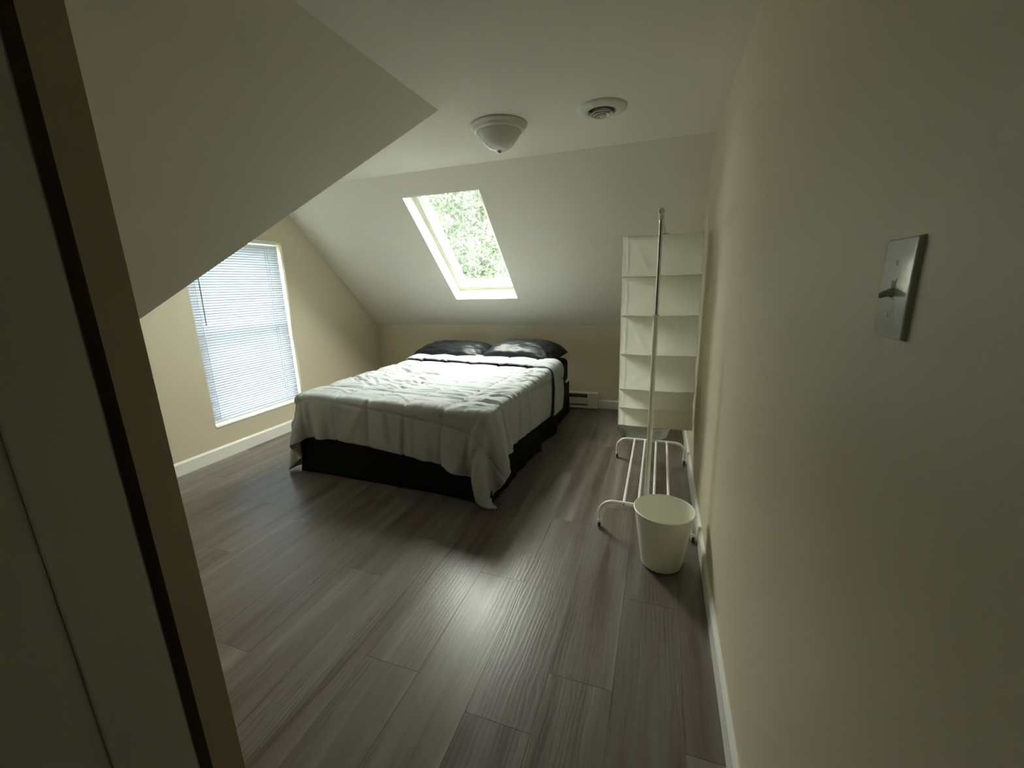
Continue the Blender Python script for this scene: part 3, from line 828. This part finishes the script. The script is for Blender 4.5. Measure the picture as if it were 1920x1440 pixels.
for k_, z_ in enumerate(shelfz):
    b = BM(); xa, xb = xr(z_); n_ = 14; g = {}
    for i in range(n_ + 1):
        for j in range(n_ + 1):
            u, v = i / n_, j / n_; sag = .007 * math.sin(math.pi * u) * (.4 + .6 * math.sin(math.pi * v)) if k_ else .003 * math.sin(math.pi * u)
            g[i, j] = b.verts.new((xa + (xb - xa) * u, OY0 + .001 + (OY1 - OY0 - .002) * v, z_ - sag))
    for i in range(n_):
        for j in range(n_): b.faces.new((g[i, j], g[i + 1, j], g[i + 1, j + 1], g[i, j + 1]))
    o = op(['top_panel', 'shelf', 'shelf', 'shelf', 'shelf', 'shelf', 'bottom_panel'][k_], b, MT['org']); m_ = o.modifiers.new('thick', 'SOLIDIFY'); m_.thickness = .003
# binding tapes: shelf seams across the near side, vertical front hems
for k_, z_ in enumerate(shelfz):
    xa, xb = xr(z_); b = BM()
    tube(b, [(xa + (xb - xa) * i / 12, OY0 - .0015, z_ - .004 * math.sin(math.pi * i / 12)) for i in range(13)], .0016, 6); op('seam', b, MT['org'])
for off in (0, .030):
    for y_ in (OY0 - .0015, OY1 + .0015):
        b = BM(); tube(b, [(xr(OZ1 + (OZ0 - OZ1) * i / 24)[0] + off + (.003 * math.sin(i * 1.1) if off else 0), y_ - (.006 if off and y_ < 2.8 and i % 4 else 0), OZ1 + (OZ0 - OZ1) * i / 24) for i in range(25)], .0014 if off else .002, 6); op('front_hem', b, MT['org'])
for y_ in (OY0 + .07, OY1 - .07):
    b = BM()
    hk = [(RX + .026, y_, OZ1 - .004), (RX + .026, y_, OZ1 + .02)] + [(RX + x_, y_, ZR + z_) for x_, z_ in arc(0, 0, .016, -10, 190, 10)] + [(RX - .017, y_, ZR - .016)]
    tube(b, hk, .0022, 8); box(b, RX + .004, RX + .046, y_ - .012, y_ + .012, OZ1 - .002, OZ1 + .010, .003)
    o = op('hook', b, MT['nickel'])

# ------------------------------------------------------------ clear tub behind the rack
def tub():
    t_ = empty('plastic_tub', (-.36, 3.78, 0), 'clear rounded plastic tub on the floor under the hanging organizer', 'tub')
    def rrect(hx, hy, r_, n_=6):
        out_ = []
        for cx, cy, a0 in ((hx - r_, hy - r_, 0), (-hx + r_, hy - r_, 90), (-hx + r_, -hy + r_, 180), (hx - r_, -hy + r_, 270)):
            out_ += arc(cx, cy, r_, a0, a0 + 90, n_)
        return out_
    b = BM(); rings = []
    for hx, hy, z_ in ((.165, .10, .004), (.19, .125, .006), (.205, .14, .02), (.222, .155, .085), (.232, .162, .105), (.236, .166, .112)):
        rings.append([b.verts.new((x_ + .002 * math.sin(i * 1.7 + z_ * 60), y_ + .002 * math.cos(i * 2.3 + z_ * 40), z_)) for i, (x_, y_) in enumerate(rrect(hx, hy, min(hx, hy) * .62))])
    for A, B in zip(rings, rings[1:]):
        for i in range(len(A)): b.faces.new((A[i], A[(i + 1) % len(A)], B[(i + 1) % len(A)], B[i]))
    b.faces.new(rings[0][::-1])
    o = link('bowl', b, MT['tub'], t_, True); m_ = o.modifiers.new('thick', 'SOLIDIFY'); m_.thickness = .002
    for z_, s_ in ((.112, .236), (.094, .2285)):
        b = BM(); P_ = rrect(s_, s_ * .703, .10, 8); P_.append(P_[0])
        tube(b, [(x_, y_, z_) for x_, y_ in P_], .0035, 8, cap=False); link('rim', b, MT['tub'], t_, True)
tub()

# ------------------------------------------------------------ waste bin
b = BM()
pr = [(0, .003), (.090, .003), (.095, .006), (.097, .012), (.137, .287), (.1385, .292), (.1425, .296), (.1425, .301), (.139, .303), (.1355, .300), (.134, .290), (.0945, .014), (.088, .010), (0, .010)]
lathe(b, pr, 0, 0, 72)
binn = link('waste_bin', b, MT['bin'], smooth=True); binn.location = (-.197, 1.945, 0)
tag(binn, 'round white plastic waste bin on the floor in front of the rack', 'bin')

# ------------------------------------------------------------ ceiling lamp and vent
lamp = empty('ceiling_lamp', (-1.205, 2.505, ZC), 'round white flush-mount ceiling lamp with frosted glass bowl, switched off', 'lamp')
b = BM(); lathe(b, [(0, 0), (.160, 0), (.164, -.004), (.164, -.010), (.158, -.016), (.150, -.020), (.146, -.030), (.140, -.036), (.132, -.038), (.128, -.030), (0, -.028)], 0, 0, 64)
link('lamp_base', b, MT['lampbase'], lamp, True)
b = BM(); pf = [(.129, -.030)] + [(.128 * q_ / 14, -.134 + .098 * (q_ / 14) ** 2.7) for q_ in range(14, -1, -1)]
lathe(b, pf, 0, 0, 64); link('glass_bowl', b, MT['lampglass'], lamp, True)
b = BM(); lathe(b, [(0, -.130), (.014, -.131), (.015, -.135), (.013, -.139), (.010, -.143), (.006, -.147), (0, -.148)], 0, 0, 24); o = link('finial', b, MT['nickel'], lamp, True)

vent = empty('ceiling_vent', (-.615, 2.50, ZC), 'round white ceiling air diffuser with concentric rings, right of the lamp', 'vent')
b = BM(); lathe(b, [(.132, 0), (.130, -.006), (.118, -.014), (.095, -.019), (.078, -.020), (.073, -.017), (.071, -.004), (.071, .0)], 0, 0, 64)
link('flange', b, MT['lampbase'], vent, True)
b = BM(); lathe(b, [(0, -.0015), (.072, -.0015)], 0, 0, 48); link('throat', b, MT['dark'], vent, True)
for r_o, zt_ in ((.060, -.031), (.043, -.036), (.026, -.040)):
    b = BM(); lathe(b, [(r_o, zt_), (r_o - .003, zt_ - .0015), (r_o - .014, zt_ + .014), (r_o - .011, zt_ + .016)], 0, 0, 48, close=True); link('ring', b, MT['lampbase'], vent, True)
b = BM(); lathe(b, [(0, -.046), (.010, -.045), (.013, -.041), (.008, -.036), (.004, -.030), (.004, -.002), (0, -.002)], 0, 0, 24); link('centre_knob', b, MT['lampbase'], vent, True)
b = BM()
for a_ in (0, 60, 120): 
    r = bmesh.ops.create_cube(b, size=1)
    for v in r['verts']: v.co = Matrix.Rotation(math.radians(a_), 3, 'Z') @ Vector((v.co.x * .10, v.co.y * .003, -.020 + v.co.z * .003))
link('strut', b, MT['lampbase'], vent)

# ------------------------------------------------------------ light switch
sw = empty('light_switch', (0, .623, 1.362), 'white toggle light switch plate on the right wall near the camera', 'switch')
b = BM(); hy_, hz_ = .0355, .058; GN, GM = 28, 44; g = {}
for i in range(GN + 1):
    for j in range(GM + 1):
        u = math.sin((2 * i / GN - 1) * math.pi / 2); v = math.sin((2 * j / GM - 1) * math.pi / 2)
        m_ = max(abs(u) ** 1, abs(v)); d_ = min((1 - abs(u)) * hy_, (1 - abs(v)) * hz_)
        h_ = .0056 * min(1, (1 - (1 - min(1, d_ / .0026)) ** 2)) ** .7 + .0009 * (1 - u * u) * (1 - v ** 4)
        g[i, j] = b.verts.new((-h_, u * hy_, v * hz_))
for i in range(GN):
    for j in range(GM): b.faces.new((g[i, j], g[i, j + 1], g[i + 1, j + 1], g[i + 1, j]))
po = link('cover_plate', b, MT['plate'], sw)
for p in po.data.polygons: p.use_smooth = True
b = BM(); box(b, -.0070, -.0055, -.0055, .0055, -.0125, .0125, .0005); link('toggle_surround', b, MT['plate'], sw)
b = BM(); box(b, -.0072, -.0068, -.0038, .0038, -.0100, .0100); link('toggle_slot', b, MT['dark'], sw)
b = BM()
sec = [(-.004, .0042, .0048), (-.0120, .0036, .0042), (-.0185, .0032, .0032), (-.0200, .0024, .0022)]
rgs = []
for x_, a_, c_ in sec:
    zc_ = -.0015 + (x_ + .004) * .38
    rgs.append([b.verts.new((x_, s1 * a_, zc_ + s2 * c_)) for s1, s2 in ((1, 1), (-1, 1), (-1, -1), (1, -1))])
for A, B in zip(rgs, rgs[1:]):
    for i in range(4): b.faces.new((A[i], A[(i + 1) % 4], B[(i + 1) % 4], B[i]))
b.faces.new(rgs[0]); b.faces.new(rgs[-1][::-1])
link('toggle', b, MT['plate'], sw)
for z_ in (-.030, .030):
    b = BM(); tube(b, [(-.0055, 0, z_), (-.0066, 0, z_), (-.0070, 0, z_)], [.0033, .0033, .0020], 14); so = link('screw', b, MT['plate'], sw, True)
    b = BM(); box(b, -.0072, -.0068, -.0004, .0004, z_ - .0028, z_ + .0028); link('screw_slot', b, MT['dark'], so)

# ------------------------------------------------------------ outside: ground and trees
b = BM(); r = bmesh.ops.create_grid(b, x_segments=24, y_segments=24, size=45)
for v in b.verts: v.co.z = -5.2 + .25 * noise.noise(v.co * .15)
g = link('ground', b, MT['ground']); struct(g, 'grass outside the house')
def tree(x_, y_, h, rad, seed, label, n_leaf):
    rs = random.Random(seed)
    t_ = empty('leafy_tree', (x_, y_, -5.2), label, 'tree', 'trees outside the windows')
    b = BM(); tube(b, [(0, 0, -.1), (.1, .05, h * .4), (0, 0, h * .75), (.1, 0, h * .9)], [.22, .17, .1, .03], 10)
    for k_ in range(9):
        a_ = rs.uniform(0, 6.28); z_ = h * rs.uniform(.3, .7); r_ = rad * rs.uniform(.5, .8)
        tube(b, [(.05, 0, z_), (math.cos(a_) * r_ * .5, math.sin(a_) * r_ * .5, z_ + .7), (math.cos(a_) * r_, math.sin(a_) * r_, z_ + 1.1)], [.07, .045, .015], 6)
    link('trunk', b, MT['bark'], t_, True)
    rg = np.random.default_rng(seed)
    cl_ = rg.normal(size=(70, 3)); cl_ /= np.linalg.norm(cl_, axis=1, keepdims=True); cl_ *= rg.uniform(.35, .95, (70, 1))
    d = rg.normal(size=(n_leaf, 3)); d /= np.linalg.norm(d, axis=1, keepdims=True); d *= rg.random((n_leaf, 1)) ** .5 * .32
    p = (cl_[rg.integers(0, 70, n_leaf)] + d) * (rad, rad, h * .42) + (0, 0, h * .60)
    n_ = rg.normal(size=(n_leaf, 3)); n_ /= np.linalg.norm(n_, axis=1, keepdims=True)
    a_ = np.cross(n_, rg.normal(size=(n_leaf, 3))); a_ /= np.linalg.norm(a_, axis=1, keepdims=True); c_ = np.cross(n_, a_)
    s_ = rg.uniform(.055, .105, (n_leaf, 1)); f_ = n_ * s_ * .25
    V = np.stack([p - a_ * s_, p - c_ * s_ * .5 + f_, p + a_ * s_, p + c_ * s_ * .5 + f_], 1).reshape(-1, 3)
    me_ = bpy.data.meshes.new('foliage'); me_.from_pydata(V.tolist(), [], np.arange(n_leaf * 4).reshape(-1, 4).tolist()); me_.update()
    fo_ = link('foliage', me_, MT['leaf'], t_); fo_['kind'] = 'stuff'
    return t_
TL = ['broadleaf green tree nearest outside the skylight, filling its middle', 'broadleaf green tree seen at the right side of the skylight', 'broadleaf green tree seen at the left side of the skylight', 'taller green tree farther back behind the others through the skylight']
for i, (x_, y_, h, rad) in enumerate(((-6.4, 13.5, 11.0, 2.9), (.9, 17.2, 12.6, 3.3), (-13.6, 17.5, 13.0, 3.8), (-6.5, 21.5, 15.0, 4.4))):
    tree(x_, y_, h, rad, 40 + i, TL[i], 80000)
tree(-14, 4.5, 8.5, 3.2, 77, 'broadleaf green tree outside the left wall window, behind the blind', 16000)['group'] = 'trees behind the blind'

# light portals in the two openings (sampling aid for the sky)
def portal(loc, rot, sx, sy):
    l = bpy.data.lights.new('portal', 'AREA'); l.shape = 'RECTANGLE'; l.size = sx; l.size_y = sy; l.cycles.is_portal = True
    o = bpy.data.objects.new('light_portal', l); COL.objects.link(o); o.location = loc; o.rotation_euler = rot
portal(sp_((SX0 + SX1) / 2, (SS0 + SS1) / 2, DEP + .10), SN.to_track_quat('Z', 'Y').to_euler(), SX1 - SX0, SS1 - SS0)
portal((XL - .20, (WY0 + WY1) / 2, (WZ0 + WZ1) / 2), (0, math.radians(-90), 0), WZ1 - WZ0, WY1 - WY0)
